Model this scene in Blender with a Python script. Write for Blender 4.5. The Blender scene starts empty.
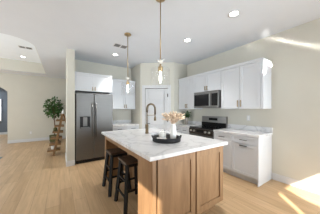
import bpy, bmesh, math, random
from mathutils import Vector, Matrix
random.seed(7)
S = bpy.context.scene
COL = S.collection
PI = math.pi

# ------------------------------------------------------------------ camera, world, sun, daylight, exposure
F_PX, H_CAM, HORIZON = 149.3, 1.37, 110.0
YAW = math.atan2(223.0, F_PX)
cam_d = bpy.data.cameras.new('camera')
cam_d.sensor_width = 36.0
cam_d.lens = 36.0 * F_PX / 320.0
cam_d.shift_y = (HORIZON - 107.0) / 320.0
cam_d.clip_start = 0.02
cam = bpy.data.objects.new('camera', cam_d)
COL.objects.link(cam)
cam.location = (0, 0, H_CAM)
cam.rotation_euler = (PI / 2, 0, -(PI / 2 - YAW))
S.camera = cam

S.view_settings.view_transform = 'Standard'
S.view_settings.look = 'None'
S.view_settings.gamma = 1.0
S.view_settings.use_curve_mapping = False
S.view_settings.exposure = -0.05

world = bpy.data.worlds.new('world')
S.world = world
world.use_nodes = True
bg = world.node_tree.nodes['Background']
bg.inputs[0].default_value = (0.86, 0.93, 1.0, 1)
bg.inputs[1].default_value = 2.2

def light(name, kind, loc, aim, energy, color=(1, 1, 1), **kw):
    l = bpy.data.lights.new(name, kind)
    l.energy = energy
    l.color = color
    for k, v in kw.items():
        setattr(l, k, v)
    o = bpy.data.objects.new(name, l)
    COL.objects.link(o)
    o.location = loc
    o.rotation_euler = Vector(aim).to_track_quat('-Z', 'Y').to_euler()
    return o

SUN = Vector((1, 1, -0.9))
light('sun', 'SUN', (-4, -6, 8), SUN, 15.0, (1.0, 0.93, 0.82), angle=math.radians(0.6))
# daylight coming in at the openings; the hall fill is added
light('slider_daylight', 'AREA', (2.1, -1.36, 1.1), (-.12, 1, 0.10), 36, (0.80, 0.915, 1.0), shape='RECTANGLE', size=2.5, size_y=2.0, spread=math.radians(75))
light('nook_daylight', 'AREA', (-1.16, -0.6, 1.6), (1, 0.2, 0.4), 5, (0.80, 0.915, 1.0), shape='RECTANGLE', size=0.5, size_y=1.3)
light('living_daylight', 'AREA', (-4.9, 4.5, 1.3), (1, 0.05, 0.5), 70, (0.80, 0.915, 1.0), shape='RECTANGLE', size=4.5, size_y=2.0, spread=math.radians(130))
light('living_rear_daylight', 'AREA', (-4.0, 1.1, 1.1), (0.25, 1, 0.9), 60, (0.80, 0.915, 1.0), shape='RECTANGLE', size=1.3, size_y=1.7)
light('hall_fill', 'AREA', (-3.6, 10.8, 2.3), (0.2, 0.2, -1), 50, (0.80, 0.915, 1.0), shape='RECTANGLE', size=1.0, size_y=1.0)  # added lamp facing down inside the hall to brighten it

# added lamps standing in for reflected sunlight: narrow glints high on the right-hand wall
def beam(name, pts, src_t, energy, width, spread=2.0):
    a, b = Vector(pts[0]), Vector(pts[1])
    u = Vector((.70, .72, .35)).normalized()
    mid = (a + b) / 2
    ax = (b - a) - u * (b - a).dot(u)
    L = ax.length
    z = -u
    x = ax.normalized()
    y = z.cross(x)
    l = bpy.data.lights.new(name, 'AREA')
    l.shape = 'RECTANGLE'; l.size = L; l.size_y = width; l.energy = energy; l.spread = math.radians(spread)
    l.color = (1, 0.97, 0.9)
    o = bpy.data.objects.new(name, l)
    COL.objects.link(o)
    m = Matrix((x, y, z)).transposed().to_4x4()
    m.translation = mid - u * src_t
    o.matrix_world = m
beam('wall_glint_lamp', [(3.5, 1.56, 3.01), (3.5, .45, 2.31)], 2.0, .30, .06)
beam('thin_glint_lamp', [(3.5, 1.71, 2.83), (3.5, 1.37, 2.56)], 1.2, .35, .008, .5)
beam('cabinet_glint_lamp', [(3.19, 1.235, 2.05), (3.22, 1.235, 2.27)], 1.5, 4.0, .085, 1.0)
beam('corner_glint_lamp', [(3.19, 1.235, 2.28), (3.50, 1.235, 2.26)], 1.5, 2.5, .06, 1.0)
# ------------------------------------------------------------------ materials
def mat(name, color, rough=0.5, metal=0.0, spec=0.5, emit=None, estr=0.0, noise=0.0, nscale=8.0, stretch=(1, 1, 1), coat=0.0):
    m = bpy.data.materials.new(name)
    m.use_nodes = True
    nt = m.node_tree
    b = nt.nodes['Principled BSDF']
    b.inputs['Base Color'].default_value = (*color, 1)
    b.inputs['Roughness'].default_value = rough
    b.inputs['Metallic'].default_value = metal
    b.inputs['Specular IOR Level'].default_value = spec
    b.inputs['Coat Weight'].default_value = coat
    if emit:
        b.inputs['Emission Color'].default_value = (*emit, 1)
        b.inputs['Emission Strength'].default_value = estr
    if noise:
        tc = nt.nodes.new('ShaderNodeTexCoord')
        mp = nt.nodes.new('ShaderNodeMapping')
        mp.inputs['Scale'].default_value = stretch
        n = nt.nodes.new('ShaderNodeTexNoise')
        n.inputs['Scale'].default_value = nscale
        n.inputs['Detail'].default_value = 5
        r = nt.nodes.new('ShaderNodeValToRGB')
        r.color_ramp.elements[0].position = 0.3
        r.color_ramp.elements[1].position = 0.7
        r.color_ramp.elements[0].color = (*[c * (1 - noise) for c in color], 1)
        r.color_ramp.elements[1].color = (*[min(1, c * (1 + noise)) for c in color], 1)
        nt.links.new(tc.outputs['Object'], mp.inputs[0])
        nt.links.new(mp.outputs[0], n.inputs['Vector'])
        nt.links.new(n.outputs['Fac'], r.inputs[0])
        nt.links.new(r.outputs[0], b.inputs['Base Color'])
    return m

def floor_mat():
    m = bpy.data.materials.new('oak_planks')
    m.use_nodes = True
    nt = m.node_tree
    L = nt.links.new
    b = nt.nodes['Principled BSDF']
    b.inputs['Roughness'].default_value = 0.42
    tc = nt.nodes.new('ShaderNodeTexCoord')
    mp = nt.nodes.new('ShaderNodeMapping')
    mp.inputs['Rotation'].default_value = (0, 0, PI / 2)
    br = nt.nodes.new('ShaderNodeTexBrick')
    br.offset = 0.37
    br.inputs['Color1'].default_value = (0.52, 0.345, 0.19, 1)
    br.inputs['Color2'].default_value = (0.62, 0.43, 0.25, 1)
    br.inputs['Mortar'].default_value = (0.34, 0.22, 0.125, 1)
    br.inputs['Scale'].default_value = 1.0
    br.inputs['Mortar Size'].default_value = 0.002
    br.inputs['Mortar Smooth'].default_value = 0.3
    br.inputs['Bias'].default_value = 0.0
    br.inputs['Brick Width'].default_value = 1.3
    br.inputs['Row Height'].default_value = 0.17
    L(tc.outputs['Object'], mp.inputs[0]); L(mp.outputs[0], br.inputs['Vector'])
    mp2 = nt.nodes.new('ShaderNodeMapping')
    mp2.inputs['Scale'].default_value = (14, 1.3, 1)
    n = nt.nodes.new('ShaderNodeTexNoise')
    n.inputs['Scale'].default_value = 1.6
    n.inputs['Detail'].default_value = 7
    n.inputs['Distortion'].default_value = 0.6
    L(tc.outputs['Object'], mp2.inputs[0]); L(mp2.outputs[0], n.inputs['Vector'])
    r = nt.nodes.new('ShaderNodeValToRGB')
    r.color_ramp.elements[0].position = 0.3
    r.color_ramp.elements[0].color = (0.86, 0.84, 0.82, 1)
    r.color_ramp.elements[1].position = 0.7
    r.color_ramp.elements[1].color = (1.08, 1.08, 1.08, 1)
    L(n.outputs['Fac'], r.inputs[0])
    mx = nt.nodes.new('ShaderNodeMixRGB')
    mx.blend_type = 'MULTIPLY'
    mx.inputs[0].default_value = 1
    L(br.outputs['Color'], mx.inputs[1]); L(r.outputs[0], mx.inputs[2])
    L(mx.outputs[0], b.inputs['Base Color'])
    return m

def wood_mat(name, dark, lite, scale=(9, 9, 0.9), rough=0.45, ns=2.2):
    m = bpy.data.materials.new(name)
    m.use_nodes = True
    nt = m.node_tree
    L = nt.links.new
    b = nt.nodes['Principled BSDF']
    b.inputs['Roughness'].default_value = rough
    tc = nt.nodes.new('ShaderNodeTexCoord')
    mp = nt.nodes.new('ShaderNodeMapping')
    mp.inputs['Scale'].default_value = scale
    n = nt.nodes.new('ShaderNodeTexNoise')
    n.inputs['Scale'].default_value = ns
    n.inputs['Detail'].default_value = 6
    n.inputs['Distortion'].default_value = 0.8
    r = nt.nodes.new('ShaderNodeValToRGB')
    r.color_ramp.elements[0].position = 0.28
    r.color_ramp.elements[0].color = (*dark, 1)
    r.color_ramp.elements[1].position = 0.72
    r.color_ramp.elements[1].color = (*lite, 1)
    L(tc.outputs['Object'], mp.inputs[0]); L(mp.outputs[0], n.inputs['Vector'])
    L(n.outputs['Fac'], r.inputs[0]); L(r.outputs[0], b.inputs['Base Color'])
    return m

def quartz_mat():
    m = bpy.data.materials.new('quartz')
    m.use_nodes = True
    nt = m.node_tree
    L = nt.links.new
    b = nt.nodes['Principled BSDF']
    b.inputs['Roughness'].default_value = 0.18
    tc = nt.nodes.new('ShaderNodeTexCoord')
    n = nt.nodes.new('ShaderNodeTexNoise')
    n.inputs['Scale'].default_value = 1.7
    n.inputs['Detail'].default_value = 5
    n.inputs['Distortion'].default_value = 1.4
    L(tc.outputs['Object'], n.inputs['Vector'])
    r = nt.nodes.new('ShaderNodeValToRGB')
    e = r.color_ramp.elements
    e[0].position = 0.44; e[0].color = (0.73, 0.73, 0.74, 1)
    e[1].position = 0.56; e[1].color = (0.745, 0.745, 0.755, 1)
    a = e.new(0.495); a.color = (0.56, 0.56, 0.575, 1)
    a = e.new(0.47); a.color = (0.69, 0.69, 0.70, 1)
    a = e.new(0.515); a.color = (0.70, 0.70, 0.71, 1)
    L(n.outputs['Fac'], r.inputs[0]); L(r.outputs[0], b.inputs['Base Color'])
    return m

def glass_mat(name, tint=(1, 1, 1), gloss=0.5):
    m = bpy.data.materials.new(name)
    m.use_nodes = True
    nt = m.node_tree
    nt.nodes.clear()
    L = nt.links.new
    out = nt.nodes.new('ShaderNodeOutputMaterial')
    mix = nt.nodes.new('ShaderNodeMixShader')
    t = nt.nodes.new('ShaderNodeBsdfTransparent')
    t.inputs[0].default_value = (*tint, 1)
    g = nt.nodes.new('ShaderNodeBsdfGlossy')
    g.inputs['Roughness'].default_value = 0.03
    fr = nt.nodes.new('ShaderNodeFresnel')
    fr.inputs['IOR'].default_value = 1.45
    mu = nt.nodes.new('ShaderNodeMath'); mu.operation = 'MULTIPLY'
    mu.inputs[1].default_value = gloss
    L(fr.outputs[0], mu.inputs[0]); L(mu.outputs[0], mix.inputs[0])
    L(t.outputs[0], mix.inputs[1]); L(g.outputs[0], mix.inputs[2]); L(mix.outputs[0], out.inputs[0])
    return m

M = {}
M['wall'] = mat('wall_paint', (0.61, 0.592, 0.522), 0.85, noise=0.015, nscale=3)
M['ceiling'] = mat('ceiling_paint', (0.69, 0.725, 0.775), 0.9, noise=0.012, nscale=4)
M['tray'] = mat('lit_tray_paint', (0.86, 0.92, 0.98), 0.9, noise=0.01, nscale=4)  # brighter than the ceiling paint: the tray's extra light put into colour
M['trim'] = mat('trim_paint', (0.64, 0.645, 0.655), 0.4)
M['cab'] = mat('cabinet_paint', (0.635, 0.652, 0.678), 0.38)
M['floor'] = floor_mat()
M['island'] = wood_mat('island_wood', (0.215, 0.117, 0.054), (0.335, 0.195, 0.098), (6, 6, 1.0), 0.42)
M['island_dark'] = mat('island_seam', (0.12, 0.07, 0.04), 0.7)
M['quartz'] = quartz_mat()
M['steel'] = mat('stainless', (0.19, 0.188, 0.184), 0.48, 1.0, noise=0.05, nscale=3, stretch=(1, 1, 30))
M['steel_lite'] = mat('stainless_trim', (0.27, 0.262, 0.25), 0.3, 1.0)
M['steel_dark'] = mat('dark_stainless', (0.10, 0.09, 0.08), 0.35, 1.0)
M['knob'] = mat('knob_steel', (0.65, 0.63, 0.6), 0.3, 1.0)
M['black'] = mat('black_gloss', (0.012, 0.012, 0.013), 0.15, spec=0.25)
M['blackm'] = mat('black_matte', (0.014, 0.014, 0.015), 0.5, spec=0.3)
M['dark'] = mat('gap_shade', (0.03, 0.03, 0.03), 0.7)
M['bronze'] = mat('aged_brass', (0.30, 0.22, 0.12), 0.35, 1.0)
M['neck'] = mat('neck_bronze', (0.15, 0.118, 0.08), 0.35, 1.0)
M['faucet'] = mat('faucet_bronze', (0.22, 0.165, 0.10), 0.34, 1.0)
M['brass'] = mat('brass', (0.46, 0.34, 0.19), 0.32, 1.0)
M['blackhandle'] = mat('black_handle', (0.015, 0.014, 0.013), 0.4)
M['stool'] = mat('stool_black', (0.012, 0.0115, 0.011), 0.5, spec=0.3)
M['seat'] = wood_mat('seat_wood', (0.05, 0.032, 0.022), (0.10, 0.062, 0.04), (3, 14, 3), 0.4)
M['glass'] = glass_mat('clear_glass', gloss=0.13)
M['crystal'] = mat('crystal', (0.85, 0.83, 0.78), 0.1, spec=1.0)
M['bulb'] = mat('bulb', (1, 0.95, 0.85), 0.3, emit=(1, 0.97, 0.92), estr=10)
M['lens'] = mat('lamp_lens', (1, 1, 1), 0.4, emit=(1, 0.97, 0.92), estr=9)
M['white'] = mat('white_ceramic', (0.82, 0.81, 0.78), 0.35)
M['pampas'] = mat('pampas', (0.74, 0.585, 0.44), 0.9, noise=0.25, nscale=40)
M['leaf'] = mat('leaf', (0.05, 0.125, 0.028), 0.5, noise=0.45, nscale=6)
M['leaf2'] = mat('leaf_bright', (0.05, 0.12, 0.03), 0.5, noise=0.4, nscale=18)
M['bark'] = mat('bark', (0.16, 0.10, 0.06), 0.8, noise=0.3, nscale=20)
M['basket'] = mat('basket', (0.10, 0.10, 0.035), 0.9, noise=0.5, nscale=30)
M['ladder'] = wood_mat('ladder_wood', (0.17, 0.088, 0.033), (0.32, 0.18, 0.075), (10, 10, 2), 0.5)
M['ventd'] = mat('vent_grey', (0.20, 0.20, 0.20), 0.6)
M['grey'] = mat('hall_paint', (0.16, 0.18, 0.21), 0.8, noise=0.03, nscale=3)
M['pot'] = mat('ribbed_pot', (0.36, 0.32, 0.28), 0.5, noise=0.3, nscale=30, stretch=(1, 1, 0.05))
M['rug'] = mat('rug_grey', (0.25, 0.26, 0.28), 0.95, noise=0.3, nscale=40)
M['added_curtain'] = mat('added_curtain', (0.75, 0.74, 0.70), 0.9, noise=0.03, nscale=6)
M['blind'] = mat('window_daylight', (0.9, 0.9, 0.9), 0.6, emit=(0.95, 0.97, 1.0), estr=1.6)

# ------------------------------------------------------------------ mesh helpers
class MB:
    def __init__(self):
        self.b = bmesh.new()
    def box(self, x0, x1, y0, y1, z0, z1, bev=0.0, rot=None, m=0):
        g = bmesh.ops.create_cube(self.b, size=1.0)
        vs = g['verts']
        bmesh.ops.scale(self.b, vec=(abs(x1 - x0), abs(y1 - y0), abs(z1 - z0)), verts=vs)
        if rot is not None:
            bmesh.ops.rotate(self.b, cent=(0, 0, 0), matrix=rot, verts=vs)
        bmesh.ops.translate(self.b, vec=((x0 + x1) / 2, (y0 + y1) / 2, (z0 + z1) / 2), verts=vs)
        fs = {f for v in vs for f in v.link_faces}
        for f in fs: f.material_index = m
        if bev:
            es = list({e for v in vs for e in v.link_edges})
            bmesh.ops.bevel(self.b, geom=es, offset=bev, segments=2, affect='EDGES', profile=0.5)
        return self
    def bar(self, p0, p1, w, d=None, bev=0.0):
        d = d or w
        p0, p1 = Vector(p0), Vector(p1)
        v = p1 - p0
        q = v.to_track_quat('Z', 'Y').to_matrix()
        g = bmesh.ops.create_cube(self.b, size=1.0)
        vs = g['verts']
        bmesh.ops.scale(self.b, vec=(w, d, v.length), verts=vs)
        bmesh.ops.rotate(self.b, cent=(0, 0, 0), matrix=q, verts=vs)
        bmesh.ops.translate(self.b, vec=(p0 + p1) / 2, verts=vs)
        if bev:
            es = list({e for x in vs for e in x.link_edges})
            bmesh.ops.bevel(self.b, geom=es, offset=bev, segments=2, affect='EDGES', profile=0.5)
        return self
    def lathe(self, prof, c=(0, 0, 0), n=32, caps=True):
        rings = []
        for r, z in prof:
            rings.append([self.b.verts.new((c[0] + r * math.cos(2 * PI * i / n), c[1] + r * math.sin(2 * PI * i / n), c[2] + z)) for i in range(n)])
        for a, b in zip(rings, rings[1:]):
            for i in range(n):
                f = self.b.faces.new((a[i], a[(i + 1) % n], b[(i + 1) % n], b[i]))
                f.smooth = True
        if caps:
            self.b.faces.new(list(reversed(rings[0])))
            self.b.faces.new(rings[-1])
        return self
    def tube(self, pts, r, n=10, rr=None):
        pts = [Vector(p) for p in pts]
        rings = []
        up = Vector((0, 0, 1))
        prev = None
        for i, p in enumerate(pts):
            t = (pts[min(i + 1, len(pts) - 1)] - pts[max(i - 1, 0)]).normalized()
            if prev is None:
                a = t.cross(up)
                if a.length < 1e-3: a = t.cross(Vector((1, 0, 0)))
            else:
                a = prev - t * prev.dot(t)
            a.normalize(); prev = a
            b = t.cross(a)
            q = rr[i] if rr else r
            rings.append([self.b.verts.new(p + (a * math.cos(2 * PI * k / n) + b * math.sin(2 * PI * k / n)) * q) for k in range(n)])
        for a, b in zip(rings, rings[1:]):
            for k in range(n):
                f = self.b.faces.new((a[k], b[k], b[(k + 1) % n], a[(k + 1) % n]))
                f.smooth = True
        self.b.faces.new(rings[0]); self.b.faces.new(list(reversed(rings[-1])))
        return self
    def prism(self, poly, z0, z1):
        lo = [self.b.verts.new((x, y, z0)) for x, y in poly]
        hi = [self.b.verts.new((x, y, z1)) for x, y in poly]
        n = len(poly)
        self.b.faces.new(list(reversed(lo))); self.b.faces.new(hi)
        for i in range(n):
            self.b.faces.new((lo[i], lo[(i + 1) % n], hi[(i + 1) % n], hi[i]))
        return self
    def face(self, pts):
        self.b.faces.new([self.b.verts.new(p) for p in pts]); return self
    def build(self, name, m, parent=None, loc=None, label=None):
        bmesh.ops.recalc_face_normals(self.b, faces=self.b.faces[:])
        me = bpy.data.meshes.new(name)
        self.b.to_mesh(me); self.b.free()
        for x in (m if isinstance(m, (list, tuple)) else [m]):
            me.materials.append(x)
        o = bpy.data.objects.new(name, me)
        COL.objects.link(o)
        if parent: o.parent = parent
        if loc: o.location = loc
        if label: o['label'] = label
        return o

def tag(o, label, cat, group=None, kind=None):
    o['label'] = label; o['category'] = cat
    if group: o['group'] = group
    if kind: o['kind'] = kind
    return o
def thing(name, label, cat, loc=(0, 0, 0), rz=0.0, group=None):
    o = bpy.data.objects.new(name, None)
    o.empty_display_size = 0.1
    COL.objects.link(o)
    o.location = loc; o.rotation_euler = (0, 0, rz)
    return tag(o, label, cat, group)
def struct(o, label=None, cat=None):
    o['kind'] = 'structure'
    if label: o['label'] = label; o['category'] = cat
    return o
def copy_tree(o, parent=None):
    c = o.copy(); COL.objects.link(c)
    if parent: c.parent = parent
    for ch in list(o.children): copy_tree(ch, c)
    return c

# ------------------------------------------------------------------ the room
ZC = 2.86
struct(MB().box(-5.0, 3.6, -1.5, 12.2, -0.1, 0).build('floor', M['floor']), 'light oak plank floor of the kitchen and living room', 'floor')
# ceiling with a recessed tray over the living room (rounded corner)
TX1, TX0, TY0, TY1, ZT = -0.48, -4.0, 4.12, 7.75, 3.27
mb = MB()
mb.box(-1.3, 3.6, -1.5, 1.0, ZC, ZC + .12)
mb.box(-5.0, 3.6, 1.0, TY0, ZC, ZC + .12)
mb.box(TX1, 3.6, TY0, TY1, ZC, ZC + .12)
mb.box(-5.0, TX0, TY0, TY1, ZC, ZC + .12)
mb.box(-5.0, 3.6, TY1, 8.6, ZC, ZC + .12)
R_ = 0.47
arc = [(TX1 - R_ + R_ * math.cos(t), TY0 + R_ - R_ * math.sin(t)) for t in [PI / 2 * k / 10 for k in range(11)]]
mb.prism([(TX1, TY0)] + list(reversed(arc)), ZC, ZC + .12)
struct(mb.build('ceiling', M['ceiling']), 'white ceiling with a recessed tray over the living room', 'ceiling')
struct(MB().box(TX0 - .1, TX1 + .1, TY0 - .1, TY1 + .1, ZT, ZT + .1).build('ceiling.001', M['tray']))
mb = MB()
loop = list(arc) + [(TX0, TY0), (TX0, TY1), (TX1, TY1)]
mx_, my_ = (TX0 + TX1) / 2, (TY0 + TY1) / 2
loop = [(mx_ + (x - mx_) * .997, my_ + (y - my_) * .997) for x, y in loop]
for i in range(len(loop)):
    a, b = loop[i], loop[(i + 1) % len(loop)]
    mb.face([(a[0], a[1], ZC + .004), (b[0], b[1], ZC + .004), (b[0], b[1], ZT), (a[0], a[1], ZT)])
o = mb.build('trim_1', M['wall'])
sm = o.modifiers.new('solid', 'SOLIDIFY'); sm.thickness = 0.006; sm.offset = 0
struct(o)

WX = 3.5
struct(MB().box(WX, WX + .1, -1.5, 3.62, 0, ZC).build('wall_right', M['wall']))
PA, PB = Vector((2.13, 4.30, 0)), Vector((2.95, 3.63, 0))
ang = math.atan2(PB.y - PA.y, PB.x - PA.x)
PL = (PB - PA).length
struct(MB().box(2.95, 3.6, 3.62, 3.72, 0, ZC).build('wall_pantry_right', M['wall']))
struct(MB().box(2.13, 2.23, 4.30, 5.14, 0, ZC).build('wall_pantry_left', M['wall']))
DS0, DS1, DZ = 0.146, 0.877, 2.06
o = MB().box(0, DS0, 0, .1, 0, ZC).box(DS1, PL, 0, .1, 0, ZC).box(DS0, DS1, 0, .1, DZ, ZC).build('wall_pantry', M['wall'], loc=PA)
o.rotation_euler = (0, 0, ang); struct(o)
struct(MB().box(0.305, 2.13, 5.04, 5.14, 0, ZC).build('wall_back', M['wall']))
struct(MB().box(0.14, 0.305, 4.25, 5.14, 0, ZC).build('wall_stub', M['wall']))
# far living-room wall with an arched opening at its left
AX1, AX0, AZ = -1.777, -3.2, 2.12
mb = MB().box(AX1, 2.1, 8.5, 8.62, 0, ZC).box(-5.0, AX0, 8.5, 8.62, 0, ZC)
n = 14
top = [(AX0 + (AX1 - AX0) * k / n, AZ + 0.30 * math.sin(PI * k / n) ** 0.8) for k in range(n + 1)]
for (x0, z0), (x1, z1) in zip(top, top[1:]):
    for yy in (8.5, 8.62):
        mb.face([(x0, yy, z0), (x1, yy, z1), (x1, yy, ZC), (x0, yy, ZC)])
    mb.face([(x0, 8.5, z0), (x1, 8.5, z1), (x1, 8.62, z1), (x0, 8.62, z0)])
struct(mb.build('wall_far', M['wall']))
struct(MB().box(2.0, 2.1, 5.14, 8.5, 0, ZC).build('wall_passage', M['wall']))
struct(MB().box(-5.0, .5, 11.79, 11.9, 0, ZC).box(-0.9, -.8, 8.62, 11.79, 0, ZC).build('wall_hall', M['grey']))
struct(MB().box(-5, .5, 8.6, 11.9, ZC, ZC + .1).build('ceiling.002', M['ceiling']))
w = struct(MB().box(-3.55, -2.72, 11.75, 11.785, 0.80, 1.93).build('window_1', M['blind']))
MB().box(-3.61, -3.55, 11.74, 11.785, 0.74, 1.99).box(-2.72, -2.70, 11.74, 11.785, .74, 1.99).box(-3.55, -2.72, 11.74, 11.785, 1.93, 1.99).box(-3.55, -2.72, 11.74, 11.785, .74, .80).build('window_frame', M['trim'], w)
# walls behind the camera with their openings
struct(MB().box(-1.3, .51, -1.5, -1.4, 0, ZC).box(3.35, 3.6, -1.5, -1.4, 0, ZC).box(.51, 3.35, -1.5, -1.4, 2.20, ZC).build('wall_rear', M['wall']))
struct(MB().box(.69, .815, -1.48, -1.42, 0, 2.2).build('window_2', M['trim']))
struct(MB().box(-1.3, -1.2, -1.4, -.90, 0, ZC).box(-1.3, -1.2, -.36, 1.0, 0, ZC).box(-1.3, -1.2, -.9, -.36, 2.39, ZC).box(-1.3, -1.2, -.9, -.36, 0, .95).build('wall_nook', M['wall']))
struct(MB().box(-5, -4.7, .9, 1.0, 0, ZC).box(-3.4, -1.3, .9, 1.0, 0, ZC).box(-4.7, -3.4, .9, 1.0, 1.95, ZC).build('wall_living_rear', M['wall']))
struct(MB().box(-5.1, -5, .9, 2.2, 0, ZC).box(-5.1, -5, 6.8, 8.6, 0, ZC).box(-5.1, -5, 2.2, 6.8, 2.3, ZC).box(-5.1, -5, 2.2, 6.8, 0, .3).box(-5.1, -5, 8.6, 12, 0, ZC).build('wall_left', M['wall']))

def base(name, x0, x1, y0, y1, h=.13):
    return struct(MB().box(x0, x1, y0, y1, 0, h, .004).build(name, M['trim']))
base('baseboard_right', WX - .015, WX, -1.4, 1.225)
base('baseboard_far', AX1, 2.0, 8.485, 8.5)
base('baseboard_stub', .125, .14, 4.235, 5.14)
base('baseboard_stub_end', .14, .305, 4.235, 4.25)
base('baseboard_hall', -5, -.9, 11.775, 11.79)

# pantry door and casing (frame of the angled wall)
def P(mbuilder, name, m, kind='structure'):
    o = mbuilder.build(name, m, loc=PA); o.rotation_euler = (0, 0, ang); o['kind'] = kind
    return o
P(MB().box(DS0 - .09, DS0, -.018, 0, 0, DZ + .09, .003).box(DS1, DS1 + .09, -.018, 0, 0, DZ + .09, .003).box(DS0, DS1, -.018, 0, DZ, DZ + .09, .003), 'trim_2', M['trim'])
mb = MB()
g = .004
mb.box(DS0 + g, DS1 - g, .045, .06, .01, DZ - g)
st, rl = .11, .085
mb.box(DS0 + g, DS0 + st, .008, .045, .01, DZ - g, .003).box(DS1 - st, DS1 - g, .008, .045, .01, DZ - g, .003)
npan = 5
ph = (DZ - .01 - rl * (npan + 1)) / npan
for k in range(npan + 1):
    z = .01 + k * (ph + rl)
    mb.box(DS0 + st, DS1 - st, .008, .045, z, z + rl - (g if k == npan else 0), .003)
for k in range(npan):
    z = .01 + rl + k * (ph + rl)
    mb.box(DS0 + st + .024, DS1 - st - .024, .016, .046, z + .024, z + ph - .024, .003)
door = P(mb, 'door_1', M['trim'])
MB().box(DS0 + g, DS0 + g + .008, .002, .0079, .01, DZ - g).box(DS0, DS1, .002, .0079, DZ - .016, DZ - .004).build('gap_shade_strip', M['dark'], door)  # dark strips on the door face, the edge gap's shade put into colour
for z in (.25, 1.05, 1.83):
    MB().box(DS1 - .022, DS1 + .004, -.026, .0079, z - .05, z + .05, .002).build('hinge', M['blackm'], door)
MB().tube([(DS0 + .06, .0079, .95), (DS0 + .06, -.04, .95)], .012).tube([(DS0 + .06, -.04, .95), (DS0 + .17, -.042, .95)], .009).build('door_handle', M['blackm'], door)

# ------------------------------------------------------------------ cabinets (local frame: x along the run, y into the wall, z up; front at y = 0)
RZR = -PI / 2          # right-hand run: local x runs from far to near
def shaker(u0, u1, z0, z1, y=-.02, st=.055, dp=.011):
    mb = MB()
    mb.box(u0, u1, y + dp, -.001, z0, z1)
    for a in ((u0, u0 + st, z0, z1), (u1 - st, u1, z0, z1), (u0 + st, u1 - st, z0, z0 + st), (u0 + st, u1 - st, z1 - st, z1)):
        mb.box(a[0], a[1], y, y + dp, a[2], a[3], .002)
    return mb
def vhandle(u, z0, z1, parent, m, y=-.02):
    MB().box(u - .009, u + .009, y - .034, y - .022, z0, z1, .003).box(u - .005, u + .005, y - .022, y, z0 + .012, z0 + .024).box(u - .005, u + .005, y - .022, y, z1 - .024, z1 - .012).build('handle', m, parent)
def hhandle(u0, u1, z, parent, m, y=-.02):
    MB().box(u0, u1, y - .032, y - .022, z - .007, z + .007, .003).box(u0 + .012, u0 + .024, y - .022, y, z - .005, z + .005).box(u1 - .024, u1 - .012, y - .022, y, z - .005, z + .005).build('handle', m, parent)

def upper(name, label, loc, rz, width, depth, z0, z1, splits, hz, crown=True, filler=0.0, hm=None, end_crown=False):
    t = thing(name, label, 'cabinet', (*loc, z0), rz)
    H = z1 - z0
    MB().box(0, width, 0, depth, 0, H, .001).build('body', M['cab'], t)
    e = [0.003] + splits + [width - filler - .003]
    for i in range(len(e) - 1):
        a, b = e[i] + (.003 if i else 0), e[i + 1] - .003
        d = shaker(a, b, .004, H - (.065 if crown else .004)).build('door', M['cab'], t)
        if len(e) == 2: u = b - .03
        else: u = (b - .028) if i == 0 else (a + .028)
        vhandle(u, hz[0] - z0, hz[1] - z0, d, hm or M['bronze'])
    if filler:
        MB().box(width - filler, width, -.018, -.001, 0, H, .001).build('filler', M['cab'], t)
    if crown:
        mb = MB().box(0, width, -.03, 0, H - .06, H, .004)
        mb.box(0, width, -.045, 0, H - .02, H, .004)
        mb.build('crown', M['cab'], t)
    return t

UX = 3.15
upper('wall_cabinet', 'white two-door wall cabinet left of the microwave, above the potted plant', (UX, 3.61), RZR, .655, WX - UX - .002, 1.395, 2.345, [.36], (1.43, 1.55))
upper('wall_cabinet', 'short white two-door wall cabinet directly above the microwave', (UX, 2.953), RZR, .842, WX - UX - .002, 1.85, 2.345, [.424], (1.875, 1.985))
upper('wall_cabinet', 'tall white two-door wall cabinet right of the microwave at the end of the run', (UX, 2.109), RZR, .874, WX - UX - .002, 1.395, 2.345, [.433], (1.437, 1.575), filler=.04)
upper('fridge_cabinet', 'short white two-door cabinet above the refrigerator', (.307, 4.35), 0, .945, .688, 1.865, 2.345, [.446], (1.885, 1.985))
upper('wall_cabinet', 'white two-door wall cabinet right of the refrigerator on the back wall', (1.254, 4.70), 0, .874, .338, 1.395, 2.345, [.52], (1.43, 1.55))

def base_cab(name, label, loc, rz, width, depth, segs, end_panel=False, hm=None):
    t = thing(name, label, 'cabinet', (*loc, 0), rz)
    MB().box(0, width - (.0195 if end_panel else 0), .0, depth, .11, .877).build('body', M['cab'], t)
    MB().box(0, width - (.02 if end_panel else 0), .055, .07, 0, .11).build('toe_kick', M['cab'], t)
    if end_panel:
        MB().box(width - .019, width, -.02, depth, 0, .877, .001).build('end_panel', M['cab'], t)
    for (a, b) in segs:
        dr = shaker(a + .003, b - .003, .725, .865, st=.035).build('drawer', M['cab'], t)
        m_ = (a + b) / 2
        hhandle(m_ - .07, m_ + .07, .795, dr, M['blackhandle'])
        d = shaker(a + .003, b - .003, .12, .715).build('door', M['cab'], t)
        hhandle(m_ - .07, m_ + .07, .685, d, M['blackhandle'])
    return t
BX = 2.95
base_cab('base_cabinet', 'white base cabinet with drawer between range and corner, under the potted plant', (BX, 3.61), RZR, .672, WX - BX - .002, [(0, .335), (.337, .672)])
base_cab('base_cabinet', 'white base cabinet with drawer and door just right of the range', (BX, 2.163), RZR, .428, WX - BX - .002, [(0, .428)])
base_cab('base_cabinet', 'white base cabinet with drawer at the right end of the run, side exposed', (BX, 1.733), RZR, .503, WX - BX - .002, [(0, .482)], end_panel=True)
base_cab('base_cabinet', 'white base cabinet with drawers on the back wall right of the refrigerator', (1.27, 4.40), 0, .855, .638, [(0, .427), (.429, .855)])

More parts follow.
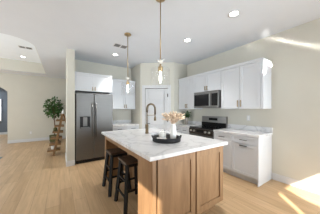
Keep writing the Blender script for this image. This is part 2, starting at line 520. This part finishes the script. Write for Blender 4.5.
def counter(name, label, loc, rz, width, depth, over, x_over=0.0, splash=True, side=None):
    t = thing(name, label, 'countertop', (*loc, .878), rz)
    MB().box(0, width + x_over, -over, depth, 0, .04, .003).build('slab', M['quartz'], t)
    if splash:
        MB().box(0, width + x_over, depth - .02, depth, .0405, .145, .002).build('backsplash', M['quartz'], t)
    return t
counter('countertop', 'short white quartz countertop with backsplash between range and corner', (BX, 3.615), RZR, .678, WX - BX - .002, .03)
counter('countertop', 'white veined quartz countertop with low backsplash right of the range', (BX, 2.165), RZR, .937, WX - BX - .002, .03, .015)
counter('countertop', 'white quartz countertop on the back wall right of the refrigerator', (1.265, 4.40), 0, .86, .638, .03)

# ------------------------------------------------------------------ range
t = thing('range', 'stainless steel freestanding range with black glass cooktop and knobs', 'range', (2.93, 2.933, 0), RZR)
RW = .765
MB().box(.003, RW - .003, .02, .56, .06, .90, .003).build('body', M['steel'], t)
MB().box(.0, RW, .0, .56, .905, .925, .004).build('cooktop', M['black'], t)
cp = MB().box(.0, RW, -.02, .02, .755, .90, .006).build('control_panel', M['steel_dark'], t)
for u in (.09, .20, .56, .67):
    MB().tube([(u, -.021, .835), (u, -.055, .835)], .024, 16).build('knob', M['knob'], cp)
MB().box(.27, .50, -.023, -.0201, .80, .87).build('display', M['black'], cp)
od = MB().box(.004, RW - .004, -.015, .02, .20, .745, .006).build('oven_door', M['steel'], t)
MB().box(.10, RW - .10, -.018, -.0151, .30, .60).build('oven_window', M['black'], od)
MB().tube([(.06, -.055, .69), (RW - .06, -.055, .69)], .012, 12).box(.07, .09, -.055, -.015, .68, .70).box(RW - .09, RW - .07, -.055, -.015, .68, .70).build('handle', M['steel_lite'], od)
MB().box(.004, RW - .004, -.01, .02, .065, .19, .004).build('drawer', M['steel'], t)
bgd = MB().box(.0, RW, .50, .56, .926, 1.20, .005).build('backguard', M['steel_lite'], t)
MB().box(.0, RW, .490, .4995, .926, 1.035, .002).build('lower_panel', M['black'], bgd)
MB().box(.25, .52, .494, .4995, 1.09, 1.155, .001).build('display', M['black'], bgd)
for u in (.03, RW - .03):
    for v in (.07, .52):
        MB().lathe([(.02, 0), (.02, .06)], (u, v, 0), 12).build('foot', M['blackm'], t)

# microwave
t = thing('microwave', 'stainless over-the-range microwave with black glass door', 'microwave', (3.08, 2.893, 1.425), RZR)
MW = .758
MB().box(0, MW, .0, .418, 0, .42, .004).build('body', M['steel'], t)
d = MB().box(.0, MW - .20, -.02, -.001, .035, .37, .003).build('door', M['steel_lite'], t)
MB().box(.018, MW - .248, -.024, -.0201, .05, .345, .002).build('window', M['black'], d)
MB().box(MW - .243, MW - .215, -.055, -.035, .05, .355, .005).box(MW - .236, MW - .222, -.035, -.02, .06, .08).box(MW - .236, MW - .222, -.035, -.02, .325, .345).build('handle', M['steel_lite'], d)
c = MB().box(MW - .195, MW, -.02, -.001, .035, .37, .003).build('control_panel', M['steel_lite'], t)
MB().box(MW - .185, MW - .015, -.023, -.0201, .05, .35, .001).build('touch_panel', M['black'], c)
MB().box(0, MW, -.018, -.001, .375, .418, .003).build('vent_grille', M['steel_lite'], t)
MB().box(0, MW, -.018, -.001, .002, .03, .003).build('lower_rail', M['steel_lite'], t)

# refrigerator
t = thing('refrigerator', 'stainless side-by-side refrigerator with water dispenser', 'refrigerator', (.333, 4.33, 0))
FW = .915
MB().box(-.026, FW, .0, .70, .03, 1.80, .004).build('body', M['blackm'], t)
MB().box(.01, FW - .01, -.02, -.001, .005, .085, .003).build('grille', M['blackm'], t)
dl = MB().box(.0, .417, -.06, -.002, .09, 1.815, .012).build('door', M['steel'], t)
dr = MB().box(.423, FW, -.06, -.002, .09, 1.815, .012).build('door', M['steel'], t)
dp = MB().box(.085, .325, -0.0640, -0.0601, .90, 1.32, .001).build('dispenser', M['blackm'], dl)
for u in (.372, .468):
    dd = dl if u < .42 else dr
    MB().tube([(u, -0.1050, .66), (u, -0.1120, 1.1), (u, -0.1050, 1.55)], .012, 12).box(u - .009, u + .009, -0.1050, -0.0600, .68, .70).box(u - .009, u + .009, -0.1050, -0.0600, 1.51, 1.53).build('handle', M['steel'], dd)
MB().box(.085, .325, -0.0700, -0.0641, 1.20, 1.32, .002).build('display', M['steel'], dl)
MB().box(.155, .255, -0.0670, -0.0641, .95, 1.185, .004).box(.10, .31, -0.0800, -0.0641, .90, .93, .003).build('dispenser_trim', M['steel'], dl)

# ------------------------------------------------------------------ island
IX0, IX1, IY0, IY1 = .745, 1.89, 1.262, 3.10
t = thing('kitchen_island', 'light brown wooden kitchen island with shaker panels and a stool recess', 'island', (IX0, IY0, 0))
W, D = IX1 - IX0, IY1 - IY0
MB().box(.02, W, .02, .31, .11, .876).build('end_cabinet', M['island'], t)
HX0, HX1, HY0, HY1 = 1.39 - IX0, 1.79 - IX0, 2.01 - IY0, 2.52 - IY0      # the well the sink hangs in
MB().box(.36, HX0, .31, D, .11, .876).box(HX1, W, .31, D, .11, .876).box(HX0, HX1, .31, HY0, .11, .876).box(HX0, HX1, HY1, D, .11, .876).build('body', M['island'], t)
MB().box(.0, .02, .0, .31, 0, .876, .002).build('side_panel', M['island'], t)
MB().box(.0, .36, D - .09, D, 0, .876, .002).build('side_panel', M['island'], t)
MB().box(.05, W - .06, .07, .31, 0, .11).box(.40, W - .06, .31, D - .05, 0, .11).build('toe_kick', M['island'], t)
MB().box(.0, .36, .31, D - .09, .80, .876, .002).build('apron', M['island'], t)
MB().box(.0, .045, -.018, -.0, 0, .876, .003).build('corner_post', M['island'], t)
MB().box(.047, W, .0, .019, .112, .876).build('seam', M['island_dark'], t)
for a, b in ((.060, .594), (.614, W)):
    shaker(a, b, .115, .872, y=-.022, st=.075, dp=.014).build('panel', M['island'], t)
# recess back panel stiles
for y in (.55, .95, 1.35):
    MB().box(.345, .36, y, y + .06, .11, .80, .002).build('batten', M['island'], t)

SX0, SX1, SY0, SY1 = 1.42, 1.76, 2.04, 2.49
CX0, CX1, CY0, CY1 = .712, 1.995, 1.235, 3.25
o = MB().box(CX0, CX1, CY0, SY0, .877, .917).box(CX0, CX1, SY1, CY1, .877, .917).box(CX0, SX0, SY0, SY1, .877, .917).box(SX1, CX1, SY0, SY1, .877, .917).build('island_countertop', M['quartz'])
tag(o, 'large white veined quartz countertop on the wooden island', 'countertop')
t = thing('sink', 'black undermount sink in the island countertop', 'sink', ((SX0 + SX1) / 2, (SY0 + SY1) / 2, .664))
hx, hy = (SX1 - SX0) / 2 + .012, (SY1 - SY0) / 2 + .012
MB().box(-hx, hx, -hy, hy, 0, .01).box(-hx, -hx + .006, -hy, hy, .01, .212).box(hx - .006, hx, -hy, hy, .01, .212).box(-hx + .006, hx - .006, -hy, -hy + .006, .01, .212).box(-hx + .006, hx - .006, hy - .006, hy, .01, .212).build('basin', M['blackm'], t)
MB().lathe([(.04, .0101), (.04, .014)], n=16).build('drain', M['steel_lite'], t)

# faucet
fx, fy = 1.40, 2.545
t = thing('faucet', 'brass gooseneck faucet with dark spring neck on the island', 'faucet', (fx, fy, .917))
MB().lathe([(.036, 0), (.036, .012), (.030, .02), (.028, .17), (.02, .18)], n=20).build('body', M['faucet'], t)
MB().tube([(0, 0, .10), (-.03, -.045, .115), (-.035, -.06, .15)], .009, 10).build('lever', M['faucet'], t)
MB().tube([(0, 0, .168), (0, 0, .41)], .013, 12).build('riser', M['faucet'], t)
arcp = [(0, 0, .41)] + [(.092 - .092 * math.cos(a), 0, .478 + .092 * math.sin(a)) for a in [PI * k / 12 for k in range(13)]] + [(.184, 0, .36)]
MB().tube(arcp, .019, 12).build('spring_neck', M['neck'], t)
MB().lathe([(.011, .12), (.012, .085), (.022, .06), (.024, 0)], (.184, 0, .24), 16).build('spray_head', M['faucet'], t)
MB().box(.0, .18, -.006, .006, .345, .357).build('holder', M['faucet'], t)

# tray and what stands on it
tx, ty = 1.304, 1.775
t = thing('serving_tray', 'round black serving tray with handles on the island countertop', 'tray', (tx, ty, .918))
mb = MB().lathe([(.20, 0), (.205, .004), (.207, .062), (.196, .062), (.194, .012), (.001, .012)], n=48)
mb.build('tray_body', M['blackm'], t)
for s in (-1, 1):
    pts = [(s * (.203 + .014 * math.sin(a)) * math.cos(q), s * (.203 + .014 * math.sin(a)) * math.sin(q), .05 + .026 * math.sin(a)) for a, q in [(PI * k / 8, 2.55 + .5 * (k / 8 - .5)) for k in range(9)]]
    MB().tube(pts, .007, 8).build('handle', M['blackm'], t)
TZ = .931
o = MB().lathe([(.036, 0), (.045, .02), (.046, .12), (.041, .18), (.033, .215), (.036, .235), (.030, .233), (.026, .21), (.036, .17), (.038, .02), (.001, .015)], n=28).build('vase', M['white'], loc=(1.386, 1.721, TZ))
tag(o, 'tall white ceramic vase on the black tray holding dried pampas grass', 'vase')
mb = MB()
mb2 = MB()
for i in range(130):
    a = random.uniform(0, 2 * PI)
    sp = .19 * random.random() ** .6
    hgt = random.uniform(.06, .19) * (1 - sp * 1.6) + .02
    r0 = Vector((math.cos(a) * .012, math.sin(a) * .012, -.12))
    p1 = Vector((math.cos(a) * .02, math.sin(a) * .02, 0.0))
    p2 = Vector((math.cos(a) * sp * .6, math.sin(a) * sp * .6, hgt * .75))
    p3 = Vector((math.cos(a) * sp, math.sin(a) * sp, hgt))
    mb.tube([r0, p1, p2], .0014, 4)
    mb2.tube([p2 * .75 + p1 * .25, p2, p2 * .4 + p3 * .6, p3], .01, 5, rr=[.003, .009, .010, .002])
t = thing('dried_pampas', 'bunch of beige dried pampas grass in the white vase', 'dried flowers', (1.386, 1.721, TZ + .24))
mb.build('stems', M['pampas'], t); mb2.build('plumes', M['pampas'], t)
t = thing('candle_jar', 'white lidded jar on the black tray left of the vase', 'jar', (1.30, 1.87, TZ))
MB().lathe([(.048, 0), (.054, .01), (.054, .085), (.044, .098)], n=24).build('jar_body', M['white'], t)
MB().lathe([(.046, .0985), (.046, .108), (.012, .112), (.010, .122), (.016, .13), (.012, .138)], n=24).build('lid', M['white'], t)
o = MB().lathe([(.03, 0), (.075, .022), (.082, .032), (.074, .03), (.03, .01), (.001, .009)], n=28).build('bowl', M['white'], loc=(1.195, 1.76, TZ))
tag(o, 'shallow white bowl on the black tray at its left front', 'bowl')

# potted herb on the counter by the range
t = thing('potted_plant', 'small leafy green plant in a grey ribbed pot on counter by the range', 'plant', (3.28, 3.42, .919))
MB().lathe([(.045, 0), (.055, .005), (.058, .22), (.050, .22), (.046, .18), (.001, .18)], n=24).build('pot', M['pot'], t)
def leaves(n, rx, rz, size, c=(0, 0, 0), power=0.5, xmax=9.0):
    mb = MB()
    for i in range(n):
        v = Vector((random.gauss(0, 1), random.gauss(0, 1), random.gauss(0, 1))).normalized() * random.random() ** power
        p = Vector((c[0] + v.x * rx, c[1] + v.y * rx, c[2] + v.z * rz))
        d = (v + Vector((random.uniform(-.6, .6), random.uniform(-.6, .6), random.uniform(-.7, .3)))).normalized()
        s = d.cross(Vector((random.uniform(-1, 1), random.uniform(-1, 1), 1))).normalized()
        k = d.cross(s) * size * .12
        L = size * random.uniform(.7, 1.25)
        if max(p.x, p.x + d.x * L) + L * .3 > xmax: continue
        q = [p, p + d * L * .45 + s * L * .28 + k, p + d * L, p + d * L * .45 - s * L * .28 + k]
        mid0, mid1 = p, p + d * L
        mb.face([q[0], q[1], q[2]]); mb.face([q[0], q[2], q[3]])
    return mb
leaves(150, .13, .075, .07, (0, 0, .30)).build('foliage', M['leaf2'], t)
mb = MB()
for a in range(7):
    mb.tube([(0, 0, .185), (math.cos(a) * .03, math.sin(a) * .03, .25), (math.cos(a) * .07, math.sin(a) * .07, .30)], .003, 5)
mb.build('stems', M['leaf2'], t)

# ------------------------------------------------------------------ stools
def stool(loc, label):
    t = thing('bar_stool', label, 'stool', loc, 0, 'bar stools at the island')
    mb = MB().box(-.15, .15, -.165, .165, .635, .665, .008)
    mb.build('seat', M['seat'], t)
    top = {(-1, -1): (-.115, -.125), (-1, 1): (-.115, .125), (1, -1): (.115, -.125), (1, 1): (.115, .125)}
    for (sx, sy), (x, y) in top.items():
        MB().bar((x, y, .634), (x + sx * .055, y + sy * .07, .0), .044, .044, .003).build('leg', M['stool'], t)
    def at(sx, sy, z):
        x, y = top[(sx, sy)]; k = 1 - z / .634
        return Vector((x + sx * .055 * k, y + sy * .07 * k, z))
    MB().box(-.125, .125, -.14, .14, .59, .6345).build('frame', M['stool'], t)
    for a, b, z in (((-1, -1), (-1, 1), .20), ((1, -1), (1, 1), .20), ((-1, -1), (1, -1), .28), ((-1, 1), (1, 1), .28), ((-1, -1), (-1, 1), .40)):
        MB().bar(at(*a, z), at(*b, z), .02, .026, .002).build('rung', M['stool'], t)
    return t
stool((.825, 2.605, 0), 'dark wooden stool at the island recess, farther one, beside the refrigerator side')
stool((.872, 2.05, 0), 'dark wooden stool at the island recess, nearer one, beside the island end panel')

# ------------------------------------------------------------------ pendants
def pendant(loc, label, dz):
    t = thing('pendant_lamp', label, 'pendant lamp', (*loc, dz), 0, 'glass pendant lamps over the island')
    MB().lathe([(.066, ZC - .001 - dz), (.066, ZC - .018 - dz), (.05, ZC - .026 - dz), (.012, ZC - .03 - dz)], n=28).build('canopy', M['brass'], t)
    MB().tube([(0, 0, ZC - .028 - dz), (0, 0, 2.05)], .0065, 10).build('rod', M['brass'], t)
    mb = MB()
    for k in range(4):
        a = PI * k / 4
        for s in (1, -1):
            mb.tube([(0, 0, 2.03), (s * .055 * math.cos(a), s * .055 * math.sin(a), 2.03 + (.03 if k % 2 else -.0))], .006, 6, rr=[.010, .003])
    mb.lathe([(.012, 2.0), (.02, 2.03), (.012, 2.055)], n=12)
    mb.build('finial', M['crystal'], t)
    MB().lathe([(.010, 2.0), (.014, 1.975), (.010, 1.962)], n=12).build('knuckle', M['brass'], t)
    MB().lathe([(.03, 1.962), (.032, 1.955), (.032, 1.905), (.024, 1.90)], n=20).build('socket', M['brass'], t)
    MB().lathe([(.033, 1.948), (.11, 1.945), (.126, 1.93), (.128, 1.70), (.1245, 1.70), (.1225, 1.927), (.108, 1.941), (.033, 1.944)], n=40, caps=False).build('shade', M['glass'], t)
    MB().lathe([(.011, 1.8995), (.012, 1.88), (.016, 1.83), (.017, 1.79), (.013, 1.762), (.004, 1.752)], n=16).build('bulb', M['bulb'], t)
    l = bpy.data.lights.new('bulb_light', 'POINT'); l.energy = 3.5; l.color = (1, .95, .88); l.shadow_soft_size = .03
    lo = bpy.data.objects.new('bulb_light', l); COL.objects.link(lo); lo.parent = t; lo.location = (0, 0, 1.73)
    return t
pendant((1.108, 1.645), 'clear glass pendant lamp on brass rod over the near end of the island', -.018)
pendant((1.106, 2.79), 'clear glass pendant lamp on brass rod over the far end of the island', -.035)

# recessed lights, vents, outlets
def can(x, y, z, label, e=56, size=1.35):
    t = thing('recessed_light', label, 'ceiling light', (x, y, z), 0, 'recessed lights in the ceiling')
    MB().lathe([(.062, -.001), (.085, -.001), (.085, -.008), (.062, -.006)], n=32, caps=False).build('trim_ring', M['trim'], t)
    MB().lathe([(.0, -.002), (.064, -.002), (.064, -.004), (0, -.004)], n=32, caps=False).build('lens', M['lens'], t)
    l = bpy.data.lights.new('can_light', 'SPOT'); l.energy = e; l.spot_size = size; l.spot_blend = .7; l.color = (1, .97, .92); l.shadow_soft_size = .06
    lo = bpy.data.objects.new('can_light', l); COL.objects.link(lo); lo.parent = t; lo.location = (0, 0, -.02)
can(2.233, 1.281, ZC, 'round recessed ceiling light nearest the camera at upper right')
can(2.257, 2.318, ZC, 'round recessed ceiling light in front of the microwave', 110, 1.8)
can(1.237, 4.0, ZC, 'round recessed ceiling light in front of the refrigerator', 120)
can(-1.096, 7.13, ZT, 'round recessed ceiling light inside the living room tray')
def vent(x, y, z, label):
    t = thing('ceiling_vent', label, 'vent', (x, y, z), 0, 'ceiling vents')
    MB().box(-.16, .16, -.085, .085, -.006, -.001, .002).build('frame', M['trim'], t)
    for s in (-1, 1):
        mb = MB()
        for k in range(6):
            mb.box(s * .078 - .062, s * .078 + .062, -.075 + k * .025, -.058 + k * .025, -.010, -.0061)
        mb.build('louvre', M['ventd'], t)
vent(1.169, 3.40, ZC, 'dark louvred ceiling vent beside the far pendant rod')
vent(-.87, 6.05, ZT, 'dark louvred ceiling vent inside the living room tray')
def outlet(loc, rz, label):
    t = thing('wall_outlet', label, 'outlet', loc, rz)
    MB().box(-.036, .036, -.006, -.001, -.058, .058, .002).build('plate', M['trim'], t)
    for z in (-.022, .022):
        MB().box(-.015, .015, -.008, -.0061, z - .014, z + .014, .001).build('socket', M['white'], t)
outlet((WX, 1.672, 1.19), RZR, 'white wall outlet above the counter right of the range')
outlet((-1.057, 8.5, .386), 0, 'white wall outlet low on the far living room wall')

# ------------------------------------------------------------------ living room: ficus, ladder shelf
t = thing('potted_tree', 'leafy green indoor tree in a woven basket by the far wall', 'plant', (-.20, 7.85, 0))
MB().lathe([(.13, 0), (.17, .05), (.18, .30), (.165, .30), (.155, .26), (.001, .26)], n=24).build('basket', M['basket'], t)
mb = MB().tube([(0, 0, .24), (.02, 0, .6), (-.01, .01, 1.0), (-.03, 0, 1.4)], .02, 8)
for k in range(9):
    a = k * 2.4
    mb.tube([(0, 0, .85 + k * .06), (math.cos(a) * .15, math.sin(a) * .15, 1.05 + k * .07), (math.cos(a) * .24 - .03, math.sin(a) * .24, 1.15 + k * .08)], .008, 6)
mb.build('trunk', M['bark'], t)
mb = MB()
leaves(620, .32, .41, .115, (-.02, -.0, 1.47)).build('foliage', M['leaf'], t)

t = thing('ladder_shelf', 'brown wooden step ladder shelf standing in front of the indoor tree', 'shelf', (-.03, 5.62, 0))
def lx(z): return -.13 + .27 * (z / 1.55)
for y in (-.17, .17):
    MB().bar((lx(0), y, 0.012), (lx(1.28), y, 1.26), .055, .06, .003).build('rail', M['ladder'], t)
    MB().bar((.44, y, .012), (lx(1.25) + .03, y, 1.25), .04, .04, .003).build('brace', M['ladder'], t)
for z, dd in ((.16, .24), (.34, .22), (.52, .21), (.70, .20), (.88, .18), (1.05, .16)):
    MB().box(lx(z) - dd * .75, lx(z) + dd * .6, -.20, .20, z - .022, z + .022, .004).build('tread', M['ladder'], t)
o = MB().lathe([(.03, 0), (.04, .02), (.045, .02), (.045, .24), (.02, .28), (.02, .31)], n=18).build('bottle', M['white'], loc=(.085, 5.58, 1.073))
tag(o, 'white bottle on the top tread of the ladder shelf', 'bottle')
o = MB().lathe([(.045, 0), (.06, .02), (.06, .10), (.052, .10), (.05, .03), (.001, .03)], n=18).build('pot', M['white'], loc=(-.17, 5.55, .183))
tag(o, 'white pot on the lowest tread of the ladder shelf', 'pot')
o = MB().lathe([(.04, 0), (.055, .02), (.05, .09), (.03, .11)], n=18).build('jar', M['basket'], loc=(-.12, 5.6, .723))
tag(o, 'brown jar on the middle tread of the ladder shelf', 'jar')
o = MB().box(-3.3, -1.38, 4.35, 6.15, .001, .012, .003).build('area_rug', M['rug'])
tag(o, 'grey area rug, its corner just inside the left edge of the picture', 'rug')

# unseen drape added at the slider behind the camera: its slanting edge shapes the sun on the floor
edge = [(2.20, .86), (2.12, .90), (2.04, .967), (1.97, 1.0), (1.84, 1.07), (1.70, 1.18), (1.40, 1.34), (1.0, 1.42), (.5, 1.46), (.03, 1.48)]
mb = MB()
rows = []
for z, x1 in edge:
    rows.append([mb.b.verts.new((.74 + (x1 - .74) * k / 16, -1.375 + .012 * math.sin(k * 1.6), z)) for k in range(17)])
for a, b in zip(rows, rows[1:]):
    for k in range(16):
        mb.b.faces.new((a[k], a[k + 1], b[k + 1], b[k])).smooth = True
o = mb.build('added_curtain', M['added_curtain'])
sm = o.modifiers.new('solid', 'SOLIDIFY'); sm.thickness = 0.008
tag(o, 'unseen fabric drape added beside the slider to shape the sun on the floor', 'added_curtain')
